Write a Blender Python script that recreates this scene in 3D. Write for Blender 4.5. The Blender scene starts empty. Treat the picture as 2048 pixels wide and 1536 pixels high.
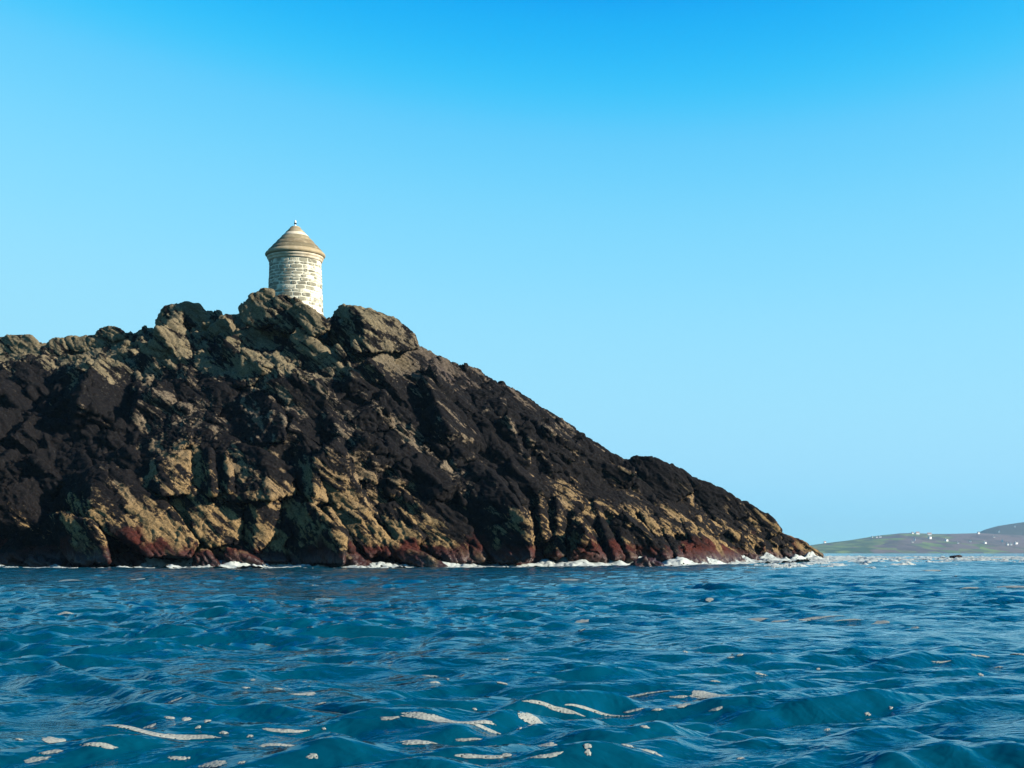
import bpy, bmesh, math, random
import numpy as np
from mathutils import Vector, Matrix

R = math.radians
scene = bpy.context.scene
C = scene.collection
rng = np.random.default_rng(7)
random.seed(7)

# ------------------------------------------------------------------ camera
F = 2600.0          # focal length in photograph pixels (2048 wide)
H = 0.95            # eye height above the mean sea level
HOR = 1106.0        # horizon row
cam_d = bpy.data.cameras.new("camera")
cam = bpy.data.objects.new("camera", cam_d)
C.objects.link(cam)
cam.location = (0, 0, H)
cam.rotation_euler = (R(90), 0, 0)
cam_d.sensor_width = 36.0
cam_d.lens = F / 2048.0 * 36.0
cam_d.shift_y = (HOR - 768.0) / 2048.0
cam_d.clip_start = 0.1
cam_d.clip_end = 30000.0
scene.camera = cam

# ------------------------------------------------------------------ sky and sun
SUN_AZ, SUN_EL = 108.0, 24.0        # clockwise from the view direction, above the horizon
SKY_CURVE = [[(0, 0), (0.098, 0.0), (0.130, 0.13), (0.170, 0.245), (0.235, 0.33), (0.36, 0.36), (0.50, 0.31), (1, 0.30)],
             [(0, 0), (0.15, 0.15), (0.188, 0.45), (0.235, 0.635), (0.29, 0.72), (0.37, 0.77), (0.50, 0.77), (0.60, 0.72), (1, 0.70)],
             [(0, 0), (0.20, 0.25), (0.28, 0.68), (0.33, 0.94), (0.40, 1.0), (0.7, 1.0), (1, 1.0)]]
world = bpy.data.worlds.new("World")
scene.world = world
world.use_nodes = True
wn = world.node_tree.nodes
wl = world.node_tree.links
wn.clear()
wo = wn.new("ShaderNodeOutputWorld")
bg = wn.new("ShaderNodeBackground")
sky = wn.new("ShaderNodeTexSky")
sky.sky_type = 'NISHITA'
sky.sun_disc = False
sky.sun_elevation = R(SUN_EL)
sky.sun_rotation = R(SUN_AZ)
sky.altitude = 0
sky.air_density = 1.0
sky.dust_density = 0.25
sky.ozone_density = 3.0
pre = wn.new("ShaderNodeVectorMath"); pre.operation = 'SCALE'; pre.inputs[3].default_value = 0.1
crv = wn.new("ShaderNodeRGBCurve")                      # the clear, saturated blue of this day
for ci, pts in enumerate(SKY_CURVE):
    cu = crv.mapping.curves[ci]
    cu.points[0].location = pts[0]
    cu.points[1].location = pts[-1]
    for q in pts[1:-1]:
        cu.points.new(*q)
crv.mapping.extend = 'HORIZONTAL'
crv.mapping.update()
post = wn.new("ShaderNodeVectorMath"); post.operation = 'SCALE'; post.inputs[3].default_value = 8.7
wl.new(sky.outputs[0], pre.inputs[0])
wl.new(pre.outputs[0], crv.inputs[1])
wl.new(crv.outputs[0], post.inputs[0])
wl.new(post.outputs[0], bg.inputs[0])
bg.inputs[1].default_value = 0.05
wl.new(bg.outputs[0], wo.inputs[0])

sun_d = bpy.data.lights.new("sun", 'SUN')
sun = bpy.data.objects.new("sun", sun_d)
C.objects.link(sun)
sun_d.energy = 5.0
sun_d.angle = R(0.53)
sun_d.color = (1.0, 0.91, 0.75)
sdir = Vector((math.sin(R(SUN_AZ)) * math.cos(R(SUN_EL)), math.cos(R(SUN_AZ)) * math.cos(R(SUN_EL)), math.sin(R(SUN_EL))))
sun.rotation_euler = sdir.to_track_quat('Z', 'Y').to_euler()
sun.location = sdir * 60

vs = scene.view_settings
vs.view_transform = 'Standard'
vs.look = 'None'
vs.exposure = 1.2
vs.gamma = 1.0
vs.use_curve_mapping = False
scene.cycles.max_bounces = 6
scene.cycles.diffuse_bounces = 0
scene.cycles.volume_bounces = 0


# ------------------------------------------------------------------ numpy noise
def _h(i, j, k, s):
    h = (i.astype(np.uint32) * np.uint32(374761393) + j.astype(np.uint32) * np.uint32(668265263)
         + k.astype(np.uint32) * np.uint32(2147483647 - 1640531) + np.uint32((s * 974711 + 12345) & 0xffffffff))
    h = (h ^ (h >> np.uint32(13))) * np.uint32(1274126177)
    h = (h ^ (h >> np.uint32(16))) * np.uint32(2246822519)
    return h ^ (h >> np.uint32(15))


def _f(h, sh=0):
    return ((h >> np.uint32(sh)) & np.uint32(1023)).astype(np.float32) / 511.5 - 1.0


def noise(p, seed=0):
    """gradient noise, about -1..1; p is n x 3"""
    p = np.asarray(p, np.float32)
    b = np.floor(p)
    f = p - b
    b = b.astype(np.int64)
    u = f * f * f * (f * (f * 6 - 15) + 10)
    out = np.zeros(len(p), np.float32)
    for dx in (0, 1):
        wx = u[:, 0] if dx else 1 - u[:, 0]
        for dy in (0, 1):
            wy = u[:, 1] if dy else 1 - u[:, 1]
            for dz in (0, 1):
                wz = u[:, 2] if dz else 1 - u[:, 2]
                h = _h(b[:, 0] + dx, b[:, 1] + dy, b[:, 2] + dz, seed)
                g = _f(h) * (f[:, 0] - dx) + _f(h, 10) * (f[:, 1] - dy) + _f(h, 20) * (f[:, 2] - dz)
                out += wx * wy * wz * g
    return out * 1.4


def fbm(p, octaves=4, seed=0, gain=0.5, ridged=False):
    p = np.asarray(p, np.float32)
    out = np.zeros(len(p), np.float32)
    a = 1.0
    for o in range(octaves):
        n = noise(p, seed + 17 * o)
        out += a * ((1 - 2 * np.abs(n)) if ridged else n)
        p = p * 2.03 + 11.7
        a *= gain
    return out


def facets(p, seed=0, tilt=0.95):
    """fractured blocks: every cell is a tilted flat plane. Returns (height, distance to the nearest joint)"""
    p = np.asarray(p, np.float32)
    b = np.floor(p).astype(np.int64)
    n = len(p)
    f1 = np.full(n, 9.0, np.float32)
    f2 = np.full(n, 9.0, np.float32)
    val = np.zeros(n, np.float32)
    for dx in (-1, 0, 1):
        for dy in (-1, 0, 1):
            for dz in (-1, 0, 1):
                c = b + np.array([dx, dy, dz])
                h = _h(c[:, 0], c[:, 1], c[:, 2], seed)
                qx = p[:, 0] - (c[:, 0] + 0.5 + 0.42 * _f(h))
                qy = p[:, 1] - (c[:, 1] + 0.5 + 0.42 * _f(h, 10))
                qz = p[:, 2] - (c[:, 2] + 0.5 + 0.42 * _f(h, 20))
                d = np.sqrt(qx * qx + qy * qy + qz * qz)
                h2 = _h(c[:, 0], c[:, 1], c[:, 2], seed + 91)
                v = 0.5 * _f(h2 >> np.uint32(3)) + tilt * (_f(h2) * qx + _f(h2, 10) * qy + _f(h2, 20) * qz)
                near = d < f1
                f2 = np.where(near, f1, np.minimum(f2, d))
                val = np.where(near, v, val)
                f1 = np.where(near, d, f1)
    return val, f2 - f1


def sstep(a, b, x):
    t = np.clip((x - a) / (b - a), 0, 1)
    return t * t * (3 - 2 * t)


# ------------------------------------------------------------------ object helpers
def tag(o, label=None, cat=None, group=None, kind=None):
    if label: o["label"] = label
    if cat: o["category"] = cat
    if group: o["group"] = group
    if kind: o["kind"] = kind
    return o


def link(name, me, mat=None, parent=None):
    o = bpy.data.objects.new(name, me)
    C.objects.link(o)
    if me is not None and mat is not None:
        me.materials.clear()
        me.materials.append(mat)
    if parent is not None:
        o.parent = parent
    return o


def empty(name, loc=(0, 0, 0)):
    o = bpy.data.objects.new(name, None)
    C.objects.link(o)
    o.location = loc
    o.empty_display_size = 0.3
    return o


def np_mesh(name, V, Q, smooth=True):
    """V n x 3, Q m x 4 (or m x 3) index array"""
    V = np.asarray(V, np.float32)
    Q = np.asarray(Q, np.int32)
    k = Q.shape[1]
    me = bpy.data.meshes.new(name)
    me.vertices.add(len(V))
    me.vertices.foreach_set("co", V.ravel())
    me.loops.add(Q.size)
    me.loops.foreach_set("vertex_index", Q.ravel())
    me.polygons.add(len(Q))
    me.polygons.foreach_set("loop_start", np.arange(0, Q.size, k, dtype=np.int32))
    me.update(calc_edges=True)
    me.validate()
    if smooth:
        me.polygons.foreach_set("use_smooth", np.ones(len(me.polygons), bool))
    return me


def grid_quads(nr, nc):
    i = np.arange(nr - 1)[:, None] * nc + np.arange(nc - 1)[None, :]
    i = i.ravel()
    return np.stack([i, i + 1, i + nc + 1, i + nc], 1)


def get_vn(me):
    n = len(me.vertices)
    P = np.empty(n * 3, np.float32)
    me.vertices.foreach_get("co", P)
    N = np.empty(n * 3, np.float32)
    me.vertices.foreach_get("normal", N)
    return P.reshape(-1, 3), N.reshape(-1, 3)


def remesh(me, voxel):
    o = bpy.data.objects.new("tmp", me)
    C.objects.link(o)
    m = o.modifiers.new("r", 'REMESH')
    m.mode = 'VOXEL'
    m.voxel_size = voxel
    dg = bpy.context.evaluated_depsgraph_get()
    out = bpy.data.meshes.new_from_object(o.evaluated_get(dg))
    bpy.data.objects.remove(o)
    return out


def relax(me, it):
    n = len(me.vertices)
    P, _ = get_vn(me)
    E = np.empty(len(me.edges) * 2, np.int32)
    me.edges.foreach_get("vertices", E)
    E = E.reshape(-1, 2)
    deg = np.bincount(E.ravel(), minlength=n).astype(np.float32)[:, None]
    for _ in range(it):
        S = np.zeros_like(P)
        for k in range(3):
            S[:, k] = np.bincount(E[:, 0], P[E[:, 1], k], n) + np.bincount(E[:, 1], P[E[:, 0], k], n)
        P = 0.4 * P + 0.6 * S / np.maximum(deg, 1)
    me.vertices.foreach_set("co", P.ravel())
    me.update()


def keep_faces(me, vmask):
    """new mesh with the faces that have any kept vertex"""
    n = len(me.polygons)
    ls = np.empty(n, np.int32); me.polygons.foreach_get("loop_start", ls)
    lt = np.empty(n, np.int32); me.polygons.foreach_get("loop_total", lt)
    vi = np.empty(len(me.loops), np.int32); me.loops.foreach_get("vertex_index", vi)
    q = ls[lt == 4]
    Q = vi[q[:, None] + np.arange(4)[None, :]]
    Q = Q[vmask[Q].any(1)]
    P, _ = get_vn(me)
    used = np.unique(Q)
    mp = np.full(len(P), -1, np.int32)
    mp[used] = np.arange(len(used))
    return np_mesh(me.name, P[used], mp[Q])


# ------------------------------------------------------------------ material helpers
class NT:
    def __init__(self, name):
        self.m = bpy.data.materials.new(name)
        self.m.use_nodes = True
        self.t = self.m.node_tree
        self.t.nodes.clear()
        self.out = self.t.nodes.new("ShaderNodeOutputMaterial")

    def n(self, typ, ins=None, **props):
        nd = self.t.nodes.new("ShaderNode" + typ)
        for k, v in props.items():
            setattr(nd, k, v)
        for k, v in (ins or {}).items():
            self.set(nd, k, v)
        return nd

    def set(self, nd, k, v):
        s = nd.inputs[k]
        if hasattr(v, "is_output"):
            self.t.links.new(v, s)
        else:
            s.default_value = v

    def ramp(self, fac, stops, interp='LINEAR'):
        nd = self.t.nodes.new("ShaderNodeValToRGB")
        cr = nd.color_ramp
        cr.interpolation = interp
        while len(cr.elements) < len(stops):
            cr.elements.new(0.5)
        for e, (p, c) in zip(cr.elements, stops):
            e.position = p
            e.color = c if len(c) == 4 else (*c, 1)
        self.t.links.new(fac, nd.inputs[0])
        return nd.outputs[0]

    def math(self, op, a, b=0.0, c=0.0):
        nd = self.t.nodes.new("ShaderNodeMath")
        nd.operation = op
        for i, v in enumerate((a, b, c)):
            self.set(nd, i, v)
        return nd.outputs[0]

    def mix(self, fac, a, b, blend='MIX'):
        nd = self.t.nodes.new("ShaderNodeMix")
        nd.data_type = 'RGBA'
        nd.blend_type = blend
        self.set(nd, 0, fac)
        for i, v in ((6, a), (7, b)):
            if not hasattr(v, "is_output") and len(v) == 3:
                v = (*v, 1)
            self.set(nd, i, v)
        return nd.outputs[2]

    def noise(self, vec, scale, detail=4.0, rough=0.55, dist=0.0):
        nd = self.n("TexNoise", {"Scale": scale, "Detail": detail, "Roughness": rough, "Distortion": dist})
        if vec is not None:
            self.t.links.new(vec, nd.inputs["Vector"])
        return nd.outputs[0]

    def mapping(self, vec, scale=(1, 1, 1), rot=(0, 0, 0)):
        nd = self.n("Mapping", {"Scale": scale, "Rotation": rot})
        self.t.links.new(vec, nd.inputs["Vector"])
        return nd.outputs[0]

    def bump(self, height, strength=0.5, distance=0.05, normal=None):
        nd = self.n("Bump", {"Strength": strength, "Distance": distance})
        self.t.links.new(height, nd.inputs["Height"])
        if normal is not None:
            self.t.links.new(normal, nd.inputs["Normal"])
        return nd.outputs[0]

    def bsdf(self, col, rough=0.8, normal=None, spec=0.3, **ins):
        nd = self.n("BsdfPrincipled")
        self.set(nd, "Base Color", col if hasattr(col, "is_output") or len(col) == 4 else (*col, 1))
        self.set(nd, "Roughness", rough)
        self.set(nd, "Specular IOR Level", spec)
        for k, v in ins.items():
            self.set(nd, k.replace("_", " "), v)
        if normal is not None:
            self.t.links.new(normal, nd.inputs["Normal"])
        self.t.links.new(nd.outputs[0], self.out.inputs[0])
        return nd


# strata: the beds plunge down towards the open sea
DIP = Vector((0.74, -0.22, -0.63)).normalized()
BED = Vector((0.58, -0.30, 0.76))
BED = (BED - DIP * BED.dot(DIP)).normalized()
CLV = DIP.cross(BED)
MST = np.array([DIP, BED, CLV], np.float32).T        # world -> strata coordinates


def rock_material():
    t = NT("rock")
    pos = t.n("NewGeometry").outputs["Position"]
    sep = t.n("SeparateXYZ", {0: pos})
    st = t.n("Combine" + "XYZ")
    for i, ax in enumerate((DIP, BED, CLV)):
        d = t.n("VectorMath", operation='DOT_PRODUCT')
        t.t.links.new(pos, d.inputs[0])
        d.inputs[1].default_value = ax
        t.t.links.new(d.outputs["Value"], st.inputs[i])
    strat = st.outputs[0]
    stretched = t.mapping(strat, (0.35, 2.2, 1.0))
    big = t.noise(pos, 0.11, 3, 0.5)
    mid = t.noise(pos, 0.8, 5, 0.62)
    fine = t.noise(pos, 6.0, 6, 0.68)
    lines = t.noise(stretched, 1.6, 6, 0.65, 0.3)
    # height above the tide with a wandering edge
    zz = t.math('ADD', sep.outputs[2], t.math('MULTIPLY', t.math('SUBTRACT', big, 0.5), 12.0))
    zn = t.math('DIVIDE', t.math('ADD', zz, t.math('MULTIPLY', t.math('SUBTRACT', lines, 0.5), 6.0)), 20.0)
    tan = t.mix(lines, (0.18, 0.12, 0.062), (0.78, 0.54, 0.27))
    brown = t.mix(lines, (0.10, 0.083, 0.066), (0.48, 0.385, 0.28))
    olive = t.mix(lines, (0.10, 0.088, 0.066), (0.60, 0.50, 0.32))
    side = t.math('ADD', sep.outputs[0], t.math('MULTIPLY', t.math('SUBTRACT', big, 0.5), 14.0))
    sea_side = t.ramp(t.math('MULTIPLY_ADD', side, 0.05, 0.85), [(0.3, (0, 0, 0)), (0.75, (1, 1, 1))])
    purple = t.mix(lines, (0.05, 0.042, 0.048), (0.20, 0.155, 0.15))
    olive = t.mix(sea_side, olive, purple)
    m1 = t.ramp(zn, [(0.20, (0, 0, 0)), (0.45, (1, 1, 1))])
    m2 = t.ramp(zn, [(0.62, (0, 0, 0)), (0.84, (1, 1, 1))])
    col = t.mix(m1, tan, brown)
    col = t.mix(m2, col, olive)
    # black crust: patches everywhere, nearly closed half-way up the slope
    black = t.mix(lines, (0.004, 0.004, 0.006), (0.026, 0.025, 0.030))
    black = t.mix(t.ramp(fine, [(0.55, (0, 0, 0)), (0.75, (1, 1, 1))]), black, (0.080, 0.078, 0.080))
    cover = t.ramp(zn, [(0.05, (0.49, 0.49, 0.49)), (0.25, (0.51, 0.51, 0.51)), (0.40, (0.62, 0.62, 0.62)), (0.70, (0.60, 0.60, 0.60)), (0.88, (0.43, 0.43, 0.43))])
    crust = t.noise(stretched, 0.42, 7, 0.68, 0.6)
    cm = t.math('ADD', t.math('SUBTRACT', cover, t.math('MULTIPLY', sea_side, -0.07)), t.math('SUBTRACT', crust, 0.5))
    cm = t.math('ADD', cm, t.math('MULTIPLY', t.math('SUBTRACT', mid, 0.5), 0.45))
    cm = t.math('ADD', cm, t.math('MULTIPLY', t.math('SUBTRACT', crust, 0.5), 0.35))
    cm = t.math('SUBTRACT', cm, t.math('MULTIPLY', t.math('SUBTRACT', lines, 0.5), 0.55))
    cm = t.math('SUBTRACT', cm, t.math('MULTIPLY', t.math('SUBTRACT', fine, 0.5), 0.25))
    landward_shade = t.ramp(t.math('MULTIPLY_ADD', t.math('ADD', sep.outputs[0], t.math('MULTIPLY', mid, 4.0)), -0.1, -2.3), [(0.2, (0, 0, 0)), (0.7, (1, 1, 1))])     # shade low on the landward side, painted in as extra black crust
    cm = t.math('ADD', cm, t.math('MULTIPLY', t.math('MULTIPLY', landward_shade, 0.22), t.math('SUBTRACT', 1.0, m2)))
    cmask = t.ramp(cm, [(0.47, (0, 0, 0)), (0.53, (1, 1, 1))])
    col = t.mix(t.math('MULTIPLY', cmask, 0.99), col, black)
    # red weed on the lowest metre or two, black just above the water
    weedn = t.noise(pos, 0.35, 3, 0.5)
    wz = t.math('SUBTRACT', sep.outputs[2], t.math('MULTIPLY', t.math('SUBTRACT', weedn, 0.48), 6.5))
    wmask = t.ramp(t.math('DIVIDE', wz, 4.0), [(0.22, (1, 1, 1)), (0.40, (0, 0, 0))])
    weed = t.mix(fine, (0.04, 0.012, 0.012), (0.22, 0.065, 0.05))
    col = t.mix(wmask, col, weed)
    wet = t.ramp(t.math('DIVIDE', t.math('ADD', sep.outputs[2], t.math('MULTIPLY', mid, 1.0)), 3.0), [(0.3, (1, 1, 1)), (0.6, (0, 0, 0))])
    col = t.mix(t.math('MULTIPLY', wet, 0.55), col, (0.02, 0.014, 0.013))
    # pale lichen specks
    vor = t.n("TexVoronoi", {"Scale": 2.6}, feature='F1')
    t.t.links.new(pos, vor.inputs["Vector"])
    speck = t.ramp(vor.outputs[0], [(0.10, (1, 1, 1)), (0.2, (0, 0, 0))])
    col = t.mix(t.math('MULTIPLY', speck, t.math('MULTIPLY', m2, 0.45)), col, (0.36, 0.35, 0.28))
    grit = t.ramp(t.noise(pos, 11.0, 4, 0.75), [(0.33, (0.12, 0.12, 0.12)), (0.5, (0.31, 0.30, 0.29)), (0.68, (0.56, 0.55, 0.53))])
    col = t.mix(1.0, col, grit, 'MULTIPLY')
    rough = t.math('SUBTRACT', 0.85, t.math('MULTIPLY', wet, 0.45))
    b1 = t.bump(lines, 0.6, 0.08)
    b2 = t.bump(t.noise(pos, 2.6, 7, 0.66), 0.6, 0.13, b1)
    b3 = t.bump(fine, 0.35, 0.04, b2)
    t.bsdf(col, rough, b3, t.math('MULTIPLY_ADD', wet, 0.3, 0.05))
    return t.m


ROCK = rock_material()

# ------------------------------------------------------------------ the headland's large form
CREST = np.array([(-420, 696), (-200, 690), (0, 690), (100, 694), (190, 690), (255, 682), (310, 668), (350, 640), (410, 640), (470, 638), (500, 622),
                  (545, 614), (600, 632), (660, 640), (690, 642), (780, 668), (830, 692), (870, 712), (960, 752), (1050, 794), (1110, 836), (1150, 864),
                  (1200, 895), (1240, 922), (1300, 945), (1380, 975), (1480, 1018), (1540, 1048), (1590, 1082), (1640, 1110), (1680, 1150)], float)
TABY = np.array([(-420, 113, 90), (0, 112, 87.5), (200, 111, 86.5), (400, 109, 86), (590, 106, 86.5), (680, 105.5, 87), (830, 106, 88.3), (1000, 108, 90),
                 (1240, 112, 93), (1400, 116, 98), (1480, 119, 108), (1560, 122, 116), (1640, 125, 122.5), (1680, 127, 126)], float)


def crest_y(px): return np.interp(px, TABY[:, 0], TABY[:, 1])
def shore_y(px): return np.interp(px, TABY[:, 0], TABY[:, 2])
def crest_z(px): return H + (HOR - np.interp(px, CREST[:, 0], CREST[:, 1])) / F * crest_y(px)


def base_z(px, Y):
    px = np.asarray(px, float); Y = np.asarray(Y, float)
    yc, ys, zc = crest_y(px), shore_y(px), crest_z(px)
    t = np.clip((Y - ys) / (yc - ys), -0.4, 1.0)
    hi = sstep(2, 9, zc)
    g = np.where(t > 0, 0.24 * hi * sstep(0, 0.16, t) + (1 - 0.24 * hi) * np.clip(t, 0, 1) ** 0.95, 1.2 * t)
    z = -1.2 + (zc + 1.2) * g
    back = np.maximum(Y - yc, 0)
    z = z - 0.10 * back - 0.012 * back ** 2
    return np.maximum(z, -2.6)


def base_depth(px, py):
    """how far away the slope is along the ray of a picture point"""
    Y = np.linspace(float(shore_y(px)) - 0.5, float(crest_y(px)), 240)
    row = HOR - (base_z(np.full_like(Y, px), Y) - H) / Y * F
    idx = np.argmax(row <= py)
    if row.min() > py:
        return Y[-1]
    return Y[idx]


def pt(px, py, Y):
    return Vector(((px - 1024.0) / F * Y, Y, H + (HOR - py) / F * Y))


def hull_mesh(points, name="hull"):
    bm = bmesh.new()
    for p in points:
        bm.verts.new(p)
    r = bmesh.ops.convex_hull(bm, input=bm.verts)
    dead = [e for e in r["geom_interior"] + r["geom_unused"] if isinstance(e, bmesh.types.BMVert)]
    bmesh.ops.delete(bm, geom=list(set(dead)), context='VERTS')
    bmesh.ops.recalc_face_normals(bm, faces=bm.faces)
    me = bpy.data.meshes.new(name)
    bm.to_mesh(me)
    bm.free()
    return me


def rockify(me, big=1.0, mid=1.0, small=1.0, flute=0.0, seed=0, offset=None):
    P, N = get_vn(me)
    W = P if offset is None else P + np.array(offset, np.float32)
    S = W @ MST
    warp = np.stack([noise(W * 0.35 + 31, 3), noise(W * 0.35 + 57, 4), noise(W * 0.35 + 83, 5)], 1)
    S = S + 0.6 * warp
    d = np.zeros(len(P), np.float32)
    if big:
        v, e = facets(S * np.array([0.17, 0.50, 0.36]), 11 + seed)
        d += big * (0.85 * v - 0.40 * (1 - sstep(0.0, 0.07, e)))
    if mid:
        v, e = facets(S * np.array([0.55, 1.6, 1.1]) + 5, 23 + seed)
        d += mid * (0.24 * v - 0.10 * (1 - sstep(0.0, 0.06, e)))
        # open joints, long and straight along the beds and across them
        gate = sstep(-0.3, 0.15, noise(W * 0.4 + 7, 61 + seed))
        for ax, fr, w_ in ((2, 0.8, 0.055), (1, 1.1, 0.075)):
            u = S[:, ax] * fr + 0.35 * noise(S * 0.25 + 3 * ax, 66 + seed)
            q = np.abs(u - np.round(u))
            d -= mid * 0.30 * gate * (1 - sstep(0.0, w_, q))
    if small:
        v, e = facets((S + 0.15 * np.roll(warp, 1, 1)) * np.array([1.7, 4.6, 3.2]) + 9, 37 + seed)
        d += small * 0.10 * v
        d += small * 0.045 * fbm(W * 2.6, 3, 51 + seed)
    if flute:
        fl = fbm(S * np.array([0.20, 1.7, 1.7]) + 3, 3, 71 + seed, 0.55, True)
        d += flute * 0.13 * fl
    P = P + N * d[:, None]
    me.vertices.foreach_set("co", P.astype(np.float32).ravel())
    me.update()


def smooth(me):
    me.polygons.foreach_set("use_smooth", np.ones(len(me.polygons), bool))


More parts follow.
